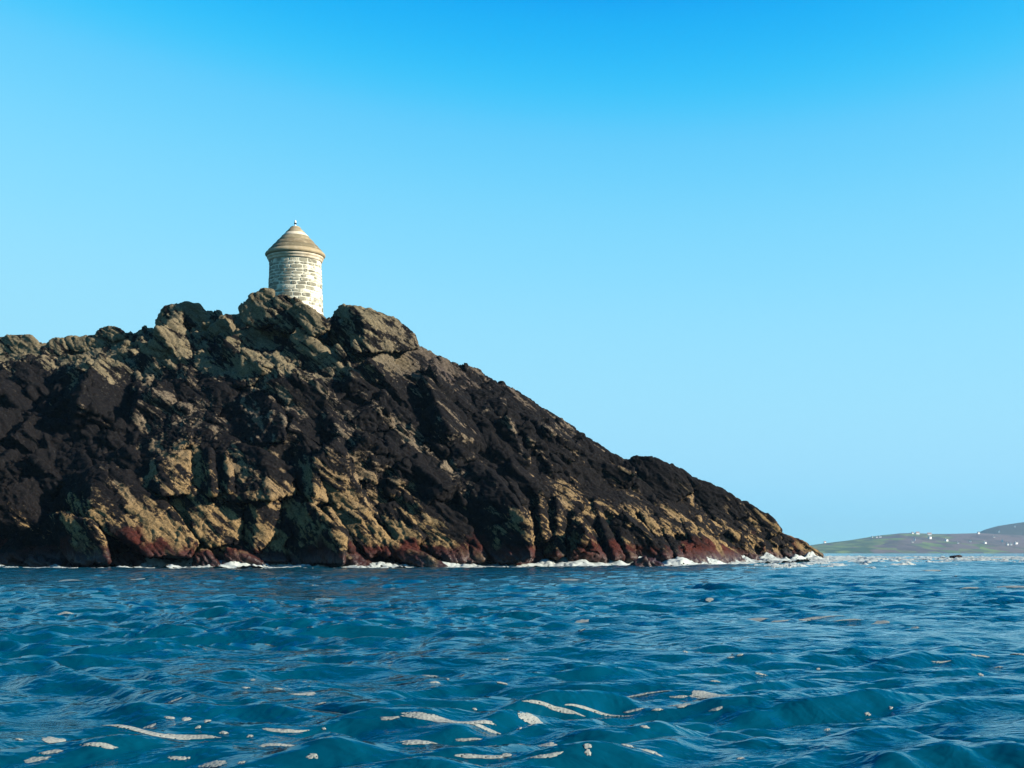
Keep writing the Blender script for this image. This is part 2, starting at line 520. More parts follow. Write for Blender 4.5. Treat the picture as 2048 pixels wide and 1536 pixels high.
# ---- single outcrops, slabs and boulders of the slope: corner points (column, row, metres proud of the slope)
OUTCROPS = [
    ("rock_slab", 99.0, [(588, 612, .3), (600, 604, .2), (612, 612, .5), (650, 640, .6), (661, 646, .3), (658, 658, .8), (640, 668, 1.2), (626, 672, 1), (610, 655, .9), (598, 640, .6)]),
    ("boulder", 101.2, [(478, 614, .2), (505, 590, .3), (528, 579, .4), (545, 582, .5), (552, 600, .9), (556, 645, 1.4), (520, 655, 1.2), (488, 645, .6)]),
    ("boulder", 100.6, [(549, 596, .3), (575, 591, .4), (600, 606, .4), (606, 640, .9), (580, 665, 1.2), (550, 655, .7)]),
    ("boulder", 107.5, [(312, 646, 0), (328, 617, .2), (350, 609, .5), (366, 618, .8), (360, 648, 1.2), (340, 664, 1.2), (316, 660, .6)]),
    ("boulder", 108.2, [(350, 613, .2), (372, 606, .4), (396, 608, .5), (414, 626, .4), (402, 652, 1.2), (365, 650, .8)]),
    ("boulder", 109.5, [(190, 672, .2), (200, 656, .2), (222, 650, .4), (240, 658, .6), (257, 674, .4), (225, 684, 1.0)]),
    ("boulder", None, [(313, 702, .3), (330, 680, .4), (362, 664, .7), (390, 690, .8), (393, 710, 1), (360, 720, 1.4), (323, 717, .8)]),
    ("rock_slab", 110.0, [(130, 677, .2), (170, 673, .3), (245, 675, .5), (250, 696, 1), (220, 706, 1.3), (148, 702, .8)]),
    ("rock_slab", None, [(172, 708, .2), (220, 690, .3), (275, 688, .4), (314, 702, .5), (300, 718, 1), (200, 726, .8)]),
    ("rock_outcrop", 110.5, [(-40, 700, .2), (-10, 678, .3), (25, 671, .3), (60, 671, .5), (85, 698, .7), (88, 722, 1), (40, 745, 1.2), (-20, 740, .7)]),
    ("boulder", 110.0, [(98, 690, .2), (108, 677, .3), (127, 675, .5), (140, 699, .6), (120, 710, .9), (102, 706, .6)]),
    ("rock_slab", None, [(365, 742, .2), (395, 711, .3), (440, 703, .5), (488, 711, .7), (526, 746, .9), (505, 770, 1.2), (440, 778, 1.1), (375, 768, .5)]),
    ("rock_slab", None, [(490, 714, .3), (540, 752, .6), (600, 793, .7), (629, 826, .6), (612, 842, 1), (560, 820, .8), (525, 792, .4), (490, 764, .1)]),
    ("rock_outcrop", None, [(415, 790, -.8), (480, 768, .3), (535, 790, 1.4), (572, 835, 2.0), (570, 880, 2.2), (520, 890, .9), (460, 872, -.5), (425, 835, -.8)]),
    ("rock_outcrop", None, [(252, 884, .1), (290, 849, .3), (340, 838, .6), (384, 841, .9), (382, 888, 1.4), (330, 914, 1.2), (272, 918, .5)]),
    ("rock_outcrop", None, [(368, 844, .3), (410, 848, .5), (450, 868, .7), (482, 886, .6), (440, 896, 1), (388, 898, .8)]),
    ("boulder", None, [(360, 810, .2), (385, 805, .5), (402, 830, .7), (386, 843, .8), (363, 834, .4)]),
    ("boulder", None, [(393, 792, .2), (425, 784, .5), (442, 815, .8), (430, 843, .9), (403, 840, .5)]),
    ("rock_outcrop", None, [(246, 930, -.4), (318, 913, 1.7), (380, 902, 1.1), (378, 990, 1.3), (325, 990, 2.1), (254, 964, -.3)]),
    ("rock_outcrop", None, [(380, 908, .1), (420, 883, .5), (470, 884, 1.2), (530, 904, 1.6), (586, 940, .8), (590, 988, 1.1), (540, 1000, 2.2), (450, 1000, 1.3), (380, 994, .3)]),
    ("rock_slab", None, [(572, 872, -.2), (590, 848, .3), (607, 880, 1.2), (632, 938, 1.9), (657, 970, 1.1), (652, 1004, 1.4), (626, 1012, 2.2), (598, 965, .8), (570, 922, -.4)]),
    ("boulder", None, [(654, 978, .3), (675, 958, .4), (692, 985, .8), (697, 1002, .9), (675, 1016, 1.1), (658, 1004, .7)]),
    ("rock_slab", None, [(376, 1017, 1.1), (420, 1005, 1.1), (480, 1002, .6), (486, 1030, .9), (478, 1082, 1.1), (420, 1094, 1.7), (388, 1062, 1.6)]),
    ("rock_slab", None, [(482, 1004, -.1), (514, 998, 1.3), (540, 997, 1.2), (559, 1010, .9), (557, 1062, 1.2), (532, 1088, 1.7), (510, 1103, 1.7), (486, 1062, 0)]),
    ("rock_outcrop", None, [(496, 1086, .9), (530, 1080, 1.3), (560, 1085, 1.4), (576, 1124, 1.7), (486, 1124, 1.2)]),
    ("rock_rib", None, [(556, 1002, .3), (585, 984, .5), (607, 1000, .9), (592, 1044, 1.2), (566, 1094, 1.3), (543, 1088, .7)]),
    ("rock_outcrop", None, [(110, 965, -1.2), (185, 935, 2.3), (212, 929, 2.4), (266, 949, 0.7), (312, 985, 0.7), (362, 1040, 2.1), (398, 1086, 2.5), (382, 1112, 2.9), (300, 1112, 3.3), (228, 1066, 3.5), (182, 1034, 3.2), (120, 1010, -0.8)]),
    ("rock_rib", None, [(134, 882, .1), (150, 871, .3), (187, 934, 1.0), (192, 962, 1.1), (165, 965, .5), (140, 940, .1)]),
    ("rock_outcrop", None, [(86, 1031, 0.4), (130, 1027, 3.0), (182, 1044, 4.0), (207, 1070, 3.9), (218, 1126, 4.2), (150, 1128, 3.1), (112, 1080, 0.3)]),
    ("rock_outcrop", None, [(548, 1124, -0.2), (600, 1007, 0.3), (622, 1009, 2.3), (662, 1045, 3.7), (692, 1080, 4.1), (688, 1128, 4.4), (600, 1129, 0.6)]),
    ("rock_rib", None, [(662, 1012, .6), (688, 1004, .9), (720, 1040, 1.6), (762, 1102, 2.1), (740, 1114, 2.0), (698, 1074, 1.1)]),
    ("rock_rib", None, [(690, 1001, .5), (716, 1006, .9), (756, 1052, 1.6), (792, 1100, 2.0), (774, 1114, 2.0), (732, 1068, 1.0)]),
    ("rock_rib", None, [(752, 1012, .4), (790, 1004, .8), (817, 1030, 1.4), (848, 1075, 1.9), (832, 1098, 2.0), (798, 1094, 1.4), (772, 1052, .7)]),
    ("rock_rib", None, [(755, 1080, 1.6), (790, 1084, 2.0), (850, 1110, 3.0), (897, 1136, 3.6), (870, 1144, 3.4), (796, 1118, 2.0)]),
    ("rock_outcrop", None, [(808, 1012, .4), (850, 1004, .8), (885, 1009, 1.1), (932, 1040, 1.7), (958, 1075, 2.1), (972, 1122, 2.4), (900, 1126, 2), (848, 1094, 1.2), (813, 1052, .6)]),
    ("rock_outcrop", None, [(862, 980, -0.8), (920, 936, 0.2), (950, 924, 2.0), (986, 944, 3.0), (1012, 980, 3.6), (1037, 1010, 4.0), (1057, 1045, 4.3), (1064, 1118, 4.6), (1000, 1128, 2.7), (938, 1070, -0.2), (888, 1014, -0.5)]),
    ("rock_slab", None, [(1168, 962, .3), (1200, 949, .5), (1246, 964, .8), (1268, 995, 1.0), (1304, 1012, 1.0), (1242, 1034, 1.4), (1193, 1014, .9)]),
    ("rock_slab", None, [(1272, 1022, .5), (1340, 1008, .7), (1402, 1030, .9), (1450, 1062, 1.0), (1410, 1080, 1.5), (1348, 1066, 1.3), (1298, 1054, .8)]),
    ("rock_outcrop", None, [(1346, 1086, 1.2), (1422, 1079, 1.9), (1437, 1094, 2.2), (1482, 1112, 2.4), (1488, 1128, 2.6), (1400, 1130, 2), (1348, 1124, 1.2)]),
    ("rock_outcrop", 107.0, [(1243, 928, .1), (1265, 914, .2), (1300, 915, .4), (1335, 923, .4), (1376, 949, .3), (1402, 970, .5), (1350, 1004, 1.6), (1280, 990, 1.3), (1248, 957, .6)]),
    ("rock_outcrop", 113.0, [(1372, 953, .1), (1420, 966, .2), (1482, 1000, .3), (1502, 1032, .6), (1440, 1044, 1.4), (1386, 1012, .8)]),
    ("rock_outcrop", 118.0, [(1470, 1002, .1), (1490, 1004, .2), (1542, 1036, .4), (1562, 1062, .6), (1500, 1086, 1.4), (1466, 1054, .6)]),
    ("rock_outcrop", 121.5, [(1572, 1072, .1), (1600, 1079, .2), (1622, 1094, .3), (1648, 1110, .3), (1600, 1116, 1), (1566, 1104, .7)]),
    ("rock_slab", None, [(928, 792, .2), (985, 764, .3), (1048, 795, .3), (1076, 820, .5), (1084, 872, 1.2), (1040, 888, 1.3), (968, 852, .8)]),
    ("rock_slab", None, [(818, 742, .2), (870, 719, .3), (888, 745, .6), (872, 772, .9), (828, 768, .5)]),
    ("rock_outcrop", None, [(722, 848, .2), (730, 815, .3), (760, 799, .5), (788, 814, .7), (786, 854, 1), (750, 864, .9)]),
    ("rock_outcrop", None, [(0, 770, .1), (60, 740, .4), (120, 735, .7), (190, 765, .9), (200, 800, 1.1), (120, 812, .8), (20, 815, .3)]),
    ("rock_outcrop", None, [(570, 740, .2), (610, 722, .4), (660, 740, .6), (690, 790, .8), (660, 810, 1), (600, 795, .7)]),
    ("rock_outcrop", None, [(470, 660, .2), (520, 655, .4), (580, 680, .6), (625, 712, .6), (600, 730, 1), (530, 712, .9), (480, 690, .5)]),
    ("rock_slab", None, [(640, 890, .2), (690, 900, .4), (740, 935, .7), (752, 965, 1), (700, 958, .9), (655, 925, .4)]),
    ("rock_slab", None, [(1060, 940, .2), (1100, 930, .4), (1150, 980, .8), (1165, 1020, 1.1), (1125, 1012, .8), (1080, 980, .4)]),
]
RIBS = [((1040, 995), (1052, 1112), 30, .8, 1.9), ((1078, 990), (1086, 1080), 26, .7, 1.5), ((1112, 998), (1110, 1112), 36, .8, 2.0), ((1136, 1000), (1186, 1116), 32, .7, 2.2),
        ((1185, 1008), (1228, 1118), 34, .6, 2.2), ((1216, 1008), (1258, 1116), 32, .7, 2.0), ((1272, 1014), (1328, 1118), 40, .7, 2.3), ((1312, 1030), (1352, 1116), 30, .8, 2.0),
        ((1362, 1040), (1388, 1092), 30, .9, 1.8), ((1390, 1048), (1420, 1094), 26, .9, 1.7), ((905, 960), (925, 1010), 26, .5, 1.2), ((1008, 950), (1040, 1004), 24, .5, 1.2),
        ((1230, 985), (1262, 1040), 24, .9, 1.6), ((150, 1050), (178, 1118), 30, 1.9, 2.6), ((236, 985), (282, 1060), 30, 1.3, 2.0), ((300, 1030), (352, 1108), 30, 1.8, 2.5),
        ((182, 960), (196, 1030), 26, 1.0, 1.6), ((655, 1018), (700, 1106), 24, 1.9, 2.5), ((416, 900), (424, 990), 30, 1.1, 1.8), ((500, 908), (512, 992), 30, 1.1, 1.8), ((450, 902), (456, 985), 24, 1.2, 1.9)]



def _inside(px, py, poly):
    c = False
    n = len(poly)
    for a in range(n):
        x0, y0, x1, y1 = poly[a][0], poly[a][1], poly[a - 1][0], poly[a - 1][1]
        if (y0 > py) != (y1 > py) and px < (x1 - x0) * (py - y0) / (y1 - y0) + x0:
            c = not c
    return c


def taken(px, py):
    """whether a single outcrop or rib already stands at this place"""
    for _, _, p in OUTCROPS:
        cx = sum(q[0] for q in p) / len(p); cy = sum(q[1] for q in p) / len(p)
        a = sorted(p, key=lambda q: math.atan2(q[1] - cy, q[0] - cx))
        if _inside(px, py, a):
            return True
    for a, b, w, _, _ in RIBS:
        u = min(max((py - a[1]) / (b[1] - a[1]), 0), 1)
        if a[1] - 8 < py < b[1] + 8 and abs(px - (a[0] + u * (b[0] - a[0]))) < w * 0.8:
            return True
    return False


# ---- bedrock: the slope plus many tilted fault blocks, fused and weathered
def base_mesh():
    pxs = np.arange(-420, 1685, 9.0)
    ys = np.concatenate([np.arange(80, 130, 0.4), np.arange(130, 150, 1.5)])
    PX, YY = np.meshgrid(pxs, ys)
    Z = base_z(PX, YY)
    X = (PX - 1024) / F * YY
    w = np.stack([X.ravel(), YY.ravel(), Z.ravel()], 1)
    gul = fbm((w @ MST) * np.array([0.05, 0.22, 0.2]) + 2.3, 2, 8, 0.5, True)
    Z = Z + (0.8 * fbm(w * 0.16, 3, 5) + 1.1 * (gul - 0.3)).reshape(Z.shape) * sstep(1, 5, Z) * (1 - 0.85 * sstep(0.72, 0.95, (YY - shore_y(PX)) / (crest_y(PX) - shore_y(PX))))
    nr, nc = X.shape
    top = np.stack([X.ravel(), YY.ravel(), Z.ravel()], 1)
    bot = top.copy(); bot[:, 2] = -3.4
    V = np.concatenate([top, bot])
    Q = grid_quads(nr, nc)
    n = nr * nc
    faces = [Q, Q[:, ::-1] + n]
    ring = np.concatenate([np.arange(nc), np.arange(1, nr) * nc + nc - 1, (nr - 1) * nc + np.arange(nc - 2, -1, -1), np.arange(nr - 2, 0, -1) * nc])
    nxt = np.roll(ring, -1)
    faces.append(np.stack([nxt, ring, ring + n, nxt + n], 1))
    return V, np.concatenate(faces)


def build_bedrock():
    V, Q = base_mesh()
    T = np.concatenate([Q[:, [0, 1, 2]], Q[:, [0, 2, 3]]])
    Vs, Ts = [V], [T]
    off = len(V)
    r = np.random.default_rng(3)
    cube = np.array([(x, y, z) for x in (-1, 1) for y in (-1, 1) for z in (-1, 1)], float)
    ctri = np.array([(0, 1, 3), (0, 3, 2), (4, 6, 7), (4, 7, 5), (0, 4, 5), (0, 5, 1), (2, 3, 7), (2, 7, 6), (0, 2, 6), (0, 6, 4), (1, 5, 7), (1, 7, 3)])
    AX = np.array([DIP, BED, CLV])
    n = 0
    while n < 1500:
        px = r.uniform(-330, 1645)
        t = r.uniform(-0.02, 1.02)
        Y = shore_y(px) + t * (crest_y(px) - shore_y(px))
        z = float(base_z(px, Y))
        room = float(crest_z(px))
        k = r.random()
        s = r.uniform(1.3, 2.3) if k < 0.12 else (r.uniform(0.6, 1.3) if k < 0.5 else r.uniform(0.25, 0.6))
        s = min(s, 0.16 * room + 0.25, 1.05 if t > 0.8 else 9)
        if s > 0.35 and taken(px, HOR - (z - H) / Y * F):
            n += 0.34
            continue
        q = (cube + r.uniform(-0.28, 0.28, (8, 3))) * s * np.array([1.5, 0.62, 1.0]) * r.uniform(0.7, 1.35, 3)
        j = Matrix.Rotation(r.normal(0, 0.24), 3, 'X') @ Matrix.Rotation(r.normal(0, 0.50), 3, 'Y') @ Matrix.Rotation(r.normal(0, 0.24), 3, 'Z')
        q = (q @ np.array(j)) @ AX            # turned mostly about the bed's normal
        sink = 0.05 + 0.75 * float(sstep(0.62, 0.85, t))
        c = np.array([(px - 1024) / F * Y, Y + 0.05 * s, z - sink * s - (0.25 if t > 0.75 else 0)])
        Vs.append(q + c)
        Ts.append(ctri + off)
        off += 8
        n += 1
    me = np_mesh("bedrock", np.concatenate(Vs), np.concatenate(Ts), False)
    out = remesh(me, 0.105)
    bpy.data.meshes.remove(me)
    relax(out, 1)
    P, N = get_vn(out)
    px = P[:, 0] / P[:, 1] * F + 1024
    keep = (P[:, 2] > -0.7) & (P[:, 1] < crest_y(px) + 4) & (px > -260) & ~((N[:, 1] > 0.75) & (P[:, 1] > crest_y(px)))
    res = keep_faces(out, keep)
    bpy.data.meshes.remove(out)
    rockify(res, 0.25, 0.75, 0.55, 0.6)
    return res


headland = empty("headland", (0, 95, 0))
headland["kind"] = "structure"


def child(name, me, mat, parent):
    o = link(name, me, mat, parent)
    o.matrix_parent_inverse = Matrix.Translation(-Vector(parent.location))
    return o


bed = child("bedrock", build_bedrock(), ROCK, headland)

def outcrop_points(Yfix, pts, back=2.2):
    out = []
    cx = sum(p[0] for p in pts) / len(pts)
    cy = sum(p[1] for p in pts) / len(pts)
    for (x, y, d) in pts:
        if not Yfix:
            d = d * 1.3 + 0.8
        Y = (Yfix if Yfix else base_depth(x, min(y, 1128))) - d
        out.append(pt(x, y, Y))
        yb = y + 6 if Yfix else y
        out.append(pt(cx + (x - cx) * 0.88, cy + (yb - cy) * 0.88, Y + d + back))
    return out


def make_rock(pts, voxel=0.097, rel=2, seed=0, amps=(0.10, 0.6, 0.5, 0.7), cut=True):
    me = hull_mesh(pts)
    m2 = remesh(me, voxel)
    bpy.data.meshes.remove(me)
    relax(m2, rel)
    rockify(m2, *amps, seed=seed)
    if cut:
        P, N = get_vn(m2)
        px = P[:, 0] / P[:, 1] * F + 1024
        behind = (P[:, 2] < base_z(px, P[:, 1]) - 0.6) | (N[:, 1] > 0.8)
        m3 = keep_faces(m2, ~behind & (P[:, 2] > -1.0))
        bpy.data.meshes.remove(m2)
        m2 = m3
    smooth(m2)
    return m2


for i, (nm, Yf, pts) in enumerate(OUTCROPS):
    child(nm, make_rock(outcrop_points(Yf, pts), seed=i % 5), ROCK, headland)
for i, (a, b, w, d0, d1) in enumerate(RIBS):
    r = random.Random(i)
    ya, yb = base_depth(*a), base_depth(b[0], min(b[1], 1126))
    pts = []
    for (p, Y, d, k) in ((a, ya, d0, .55), (((a[0] + b[0]) / 2 + r.uniform(-4, 4), (a[1] + b[1]) / 2), (ya + yb) / 2, (d0 + d1) / 2 + .2, .9), (b, yb, d1, 1.0)):
        for s, dd in ((-.55, -1.3), (.1, 0.5), (.5, -.2)):
            pts.append(pt(p[0] + s * w * k, p[1] + r.uniform(-3, 3), Y - d - dd - 0.9))
        pts.append(pt(p[0], p[1], Y + 1.2))
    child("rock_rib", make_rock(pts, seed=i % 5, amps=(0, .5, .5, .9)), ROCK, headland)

# ---- loose blocks scattered on ledges: a dozen shapes, each copy its own part
shapes = []
for k in range(12):
    r = np.random.default_rng(400 + k)
    p = r.uniform(-1, 1, (13, 3))
    p /= (np.abs(p) ** 4).sum(1, keepdims=True) ** 0.25
    p *= np.array([1.15, 0.8, 0.75])
    shapes.append(make_rock([Vector(q) for q in p], 0.11, 1, k, (0, .35, .8, 0), False))
r = np.random.default_rng(12)
ZONES = [(-60, 460, 640, 760, 75), (440, 700, 640, 760, 30), (640, 1000, 760, 1000, 45), (950, 1250, 850, 1000, 30), (1180, 1450, 950, 1080, 25), (0, 300, 790, 960, 25)]
for (x0, x1, y0, y1, n) in ZONES:
    k = 0
    while k < n:
        px, py = r.uniform(x0, x1), r.uniform(y0, y1)
        if py < np.interp(px, CREST[:, 0], CREST[:, 1]) + 6:
            continue
        Y = base_depth(px, py)
        o = child("boulder", shapes[r.integers(12)], ROCK, headland)
        s = 0.22 * math.exp(r.normal(0.35, 0.5))
        s = min(s, 0.9)
        o.location = pt(px, py, Y - 0.25 - 0.25 * s)
        o.rotation_euler = (r.uniform(-.6, .6), R(30) + r.uniform(-.5, .5), r.uniform(0, 6.28))
        o.scale = (s * 1.25, s, s * r.uniform(.7, 1.1))
        k += 1

# ---- rocks that lie free
def free_rock(name, label, Yf, pts, cat="rock", back=1.6, amps=(0.1, 0.5, 0.9, 0.7), rel=3):
    P3 = outcrop_points(Yf, pts, back)
    c = sum(P3, Vector()) / len(P3)
    c.z = min(p.z for p in P3)
    me = make_rock([p - c for p in P3], 0.075, rel, 2, amps, False)
    o = link(name, me, ROCK)
    o.location = c
    return tag(o, label, cat)


free_rock("summit_boulder", "huge angular tan boulder with a flat sunlit face beside the stone tower", 100.2,
          [(655, 650, -.2), (658, 692, -.3), (682, 610, .2), (701, 611, .8), (727, 640, 2.6), (730, 704, 2.9), (748, 622, 1.0), (796, 642, .6), (826, 668, .2), (838, 696, .1), (800, 702, 1.5), (674, 706, .3)],
          "boulder", 3.0, (0, .35, .7, .5), 2)
free_rock("leaning_stone", "short leaning pale stone, lower of two below the huge boulder", 97.2, [(667, 691, .1), (675, 686, .2), (693, 709, .3), (686, 716, .3), (671, 702, .2)], "stone", .5, (0, .1, .4, .2), 1)
free_rock("leaning_stone", "slim leaning orange stone against the huge boulder's dark face", 97.4, [(702, 683, .1), (709, 678, .2), (723, 702, .3), (714, 706, .3), (703, 692, .2)], "stone", .5, (0, .1, .4, .2), 1)
free_rock("wave_washed_rock", "low dark rock awash in white surf before the red weed", 85.5, [(1254, 1136, .2), (1276, 1121, .3), (1302, 1119, .4), (1322, 1127, .3), (1330, 1140, .5), (1262, 1142, .8)])
free_rock("wave_washed_rock", "pointed dark rock awash in surf at the left end of foam", 84.3, [(386, 1128, .2), (402, 1100, .3), (416, 1104, .4), (438, 1128, .4), (436, 1140, .7), (394, 1142, .6)])
free_rock("wave_washed_rock", "low black rock in the sea far out beneath the far hills", 210.0, [(1896, 1112, .2), (1910, 1110.4, .3), (1920, 1109.2, .3), (1926, 1112, .4), (1912, 1114, .6)], amps=(0, .05, .15, 0))

# ------------------------------------------------------------------ the sea
_wr = np.random.default_rng(21)
WAVES = []
for k in range(64):
    lam = 0.32 * (9.0 / 0.32) ** (k / 63.0) * _wr.uniform(0.92, 1.08)
    ang = R(262) + _wr.normal(0, 0.50)             # travelling mostly towards the viewer
    amp = 0.0098 * lam ** 0.85 * (1.0 if lam < 1.3 else (1.3 / lam) ** 0.85) * _wr.uniform(0.6, 1.3) * (1.5 if lam < 0.9 else 0.85)
    WAVES.append((lam, ang, amp, _wr.uniform(0, 6.283)))


def sea_z(x, y):
    x = np.asarray(x, np.float64); y = np.asarray(y, np.float64)
    d = np.hypot(x, y)
    gap = np.maximum(0.0060 * d, 0.02)
    z = np.zeros_like(x)
    grp = 1 + 0.45 * np.sin(0.31 * x + 0.7 * np.sin(0.19 * y)) * np.sin(0.23 * y + 1.1)
    wx = x + 0.35 * np.sin(0.9 * y + 0.6 * x) + 0.12 * np.sin(2.3 * y - 1.7 * x)
    wy = y + 0.35 * np.sin(0.8 * x - 0.5 * y) + 0.12 * np.sin(2.1 * x + 1.3 * y)
    for lam, ang, amp, ph in WAVES:
        k = 2 * np.pi / lam
        fade = np.clip((lam / gap - 1.7) / 1.2, 0, 1)
        th = k * (math.cos(ang) * wx + math.sin(ang) * wy) + ph
        z += amp * fade * (np.exp(0.75 * (np.cos(th) - 1)) - 0.52) * 1.9
    # the tide race off the point is rougher
    race = sstep(6, 20, x) * sstep(70, 100, y)
    z = z * grp * (1 + 0.7 * race)
    z += 0.10 * race * np.sin(0.21 * y + 0.35 * x * 0.3 + 0.8 * np.sin(0.13 * x))
    return z


def water_material():
    t = NT("sea_water")
    pos = t.n("NewGeometry").outputs["Position"]
    sep = t.n("SeparateXYZ", {0: pos})
    att = t.n("Attribute", attribute_name="churn", attribute_type='GEOMETRY')
    deep = t.mix(t.noise(pos, 0.05, 3, 0.5), (0.0003, 0.036, 0.068), (0.0006, 0.055, 0.090))
    milky = t.mix(t.noise(t.mapping(pos, (1, 0.5, 1)), 0.9, 5, 0.65), (0.004, 0.09, 0.11), (0.22, 0.40, 0.42))
    col = t.mix(t.math('MULTIPLY', att.outputs["Fac"], 0.9), deep, milky)
    m1 = t.mapping(pos, (1.0, 1.7, 1.0), (0, 0, 0.12))
    n1 = t.noise(m1, 3.2, 4, 0.55, 0.35)
    n2 = t.noise(m1, 11.0, 3, 0.5, 0.2)
    n3 = t.noise(t.mapping(pos, (1.0, 1.5, 1.0), (0, 0, -0.3)), 1.1, 4, 0.55, 0.5)
    chop = t.n("Attribute", attribute_name="chop", attribute_type='GEOMETRY').outputs["Fac"]
    b0 = t.bump(n3, 0.7, 0.24)
    t.set(b0.node, "Strength", t.math('MULTIPLY_ADD', chop, 0.3, 0.7))
    t.set(b0.node, "Distance", t.math('MULTIPLY_ADD', chop, 0.05, 0.16))
    b1 = t.bump(n1, 0.45, 0.07, b0)
    t.set(b1.node, "Strength", t.math('MULTIPLY_ADD', chop, -0.25, 0.45))
    b2 = t.bump(n2, 0.28, 0.016, b1)
    t.bsdf(col, 0.07, b2, 0.5, IOR=1.333)
    return t.m


def shore_dist(px, Y):
    return shore_y(px) - Y


def churn_field(px, Y, x):
    """how broken and white the water is: along the foot of the rocks and in the race off the point"""
    w = np.stack([x, Y, np.zeros_like(x)], 1)
    d = shore_dist(px, Y)
    n = fbm(w * np.array([0.22, 0.35, 1]), 3, 61)
    side = np.interp(px, [-200, 120, 330, 420, 620, 700, 760, 1480, 1560, 1700], [.2, .35, .7, 1.05, .95, .8, 1.05, 1.15, 1.0, .9])
    width = np.interp(px, [-200, 300, 420, 700, 1000, 1480, 1600, 1700], [1.2, 1.6, 3.5, 3.0, 5.0, 6.0, 10.0, 14.0])
    near = side * (1 - sstep(0.25, 1.0, d / width + 0.25 * n))
    race = sstep(1440, 1560, px) * (1 - sstep(1700, 1990, px)) * sstep(66, 82, Y) * (1 - sstep(170, 230, Y))
    far = 0.22 * sstep(1650, 1800, px) * sstep(95, 120, Y) * (1 - sstep(240, 330, Y))
    caps = np.zeros_like(x)
    for cp, cy, wx, wy in ((1868, 118, 22, 2.2), (1885, 117, 14, 1.6), (1968, 140, 26, 3.0), (1988, 139, 18, 2.0), (1800, 104, 30, 1.8), (1925, 96, 26, 1.5), (2040, 112, 24, 2.0)):
        caps = np.maximum(caps, 1.5 * np.exp(-((px - cp) / wx) ** 2 - ((Y - cy) / wy) ** 2))
    return np.clip(np.maximum.reduce([near, race * (0.62 + 0.8 * n), far * (0.5 + 0.9 * n), caps]), 0, 1.1)


WATER = water_material()
ang = np.concatenate([np.linspace(-44, -24, 50, endpoint=False), np.linspace(-24, 24, 620), np.linspace(24, 44, 51)[1:]])
dist = np.concatenate([np.geomspace(2.4, 150, 660), np.geomspace(151.5, 6900, 60)])
A, D = np.meshgrid(np.radians(ang), dist)
SX, SY = (np.tan(A) * D), D
SZ = sea_z(SX.ravel(), SY.ravel()).reshape(SX.shape) * (1 - sstep(300, 900, D))
me = np_mesh("sea", np.stack([SX.ravel(), SY.ravel(), SZ.ravel()], 1), grid_quads(*SX.shape))
pxs = SX.ravel() / SY.ravel() * F + 1024
ch = churn_field(pxs, SY.ravel(), SX.ravel())
at = me.attributes.new("churn", 'FLOAT', 'POINT')
at.data.foreach_set("value", (np.clip(ch, 0, 1) ** 1.6 * (1 - 0.75 * sstep(1620, 1780, pxs))).astype(np.float32))
lod = np.clip((np.hypot(SX, SY).ravel() - 12) / 40, 0, 1)      # ripples too fine for the sheet out there go into the relief
at = me.attributes.new("chop", 'FLOAT', 'POINT')
at.data.foreach_set("value", lod.astype(np.float32))
sea = link("sea", me, WATER)
tag(sea, "choppy teal blue sea around the rocky headland", None, None, "structure")


def foam_material(name, lo, hi, hole, scale):
    t = NT(name)
    pos = t.n("NewGeometry").outputs["Position"]
    n = t.noise(pos, 9.0, 5, 0.65)
    bub = t.n("TexVoronoi", {"Scale": scale})
    t.t.links.new(pos, bub.inputs["Vector"])
    lace = t.math('ADD', bub.outputs[0], t.math('MULTIPLY', t.math('SUBTRACT', t.noise(t.mapping(pos, (0.6, 1, 1)), scale * 0.16, 5, 0.7), 0.5), 0.9))
    col = t.mix(n, lo, hi)
    p = t.bsdf(col, 0.6, t.bump(bub.outputs[0], 0.4, 0.01), 0.3)
    tr = t.n("BsdfTransparent")
    mx = t.n("MixShader")
    ed = t.n("Attribute", attribute_name="edge", attribute_type='GEOMETRY').outputs["Fac"]
    lace = t.math('SUBTRACT', lace, t.math('MULTIPLY', ed, 0.24))
    t.t.links.new(t.ramp(lace, [(hole, (0, 0, 0)), (hole + 0.12, (1, 1, 1))]), mx.inputs[0])
    t.t.links.new(tr.outputs[0], mx.inputs[1])
    t.t.links.new(p.outputs[0], mx.inputs[2])
    t.t.links.new(mx.outputs[0], t.out.inputs[0])
    return t.m


FOAM = foam_material("drifting_foam", (0.15, 0.165, 0.155), (0.28, 0.285, 0.255), 0.0, 55.0)
SURF = foam_material("surf_foam", (0.22, 0.25, 0.245), (0.48, 0.50, 0.46), 0.12, 3.2)

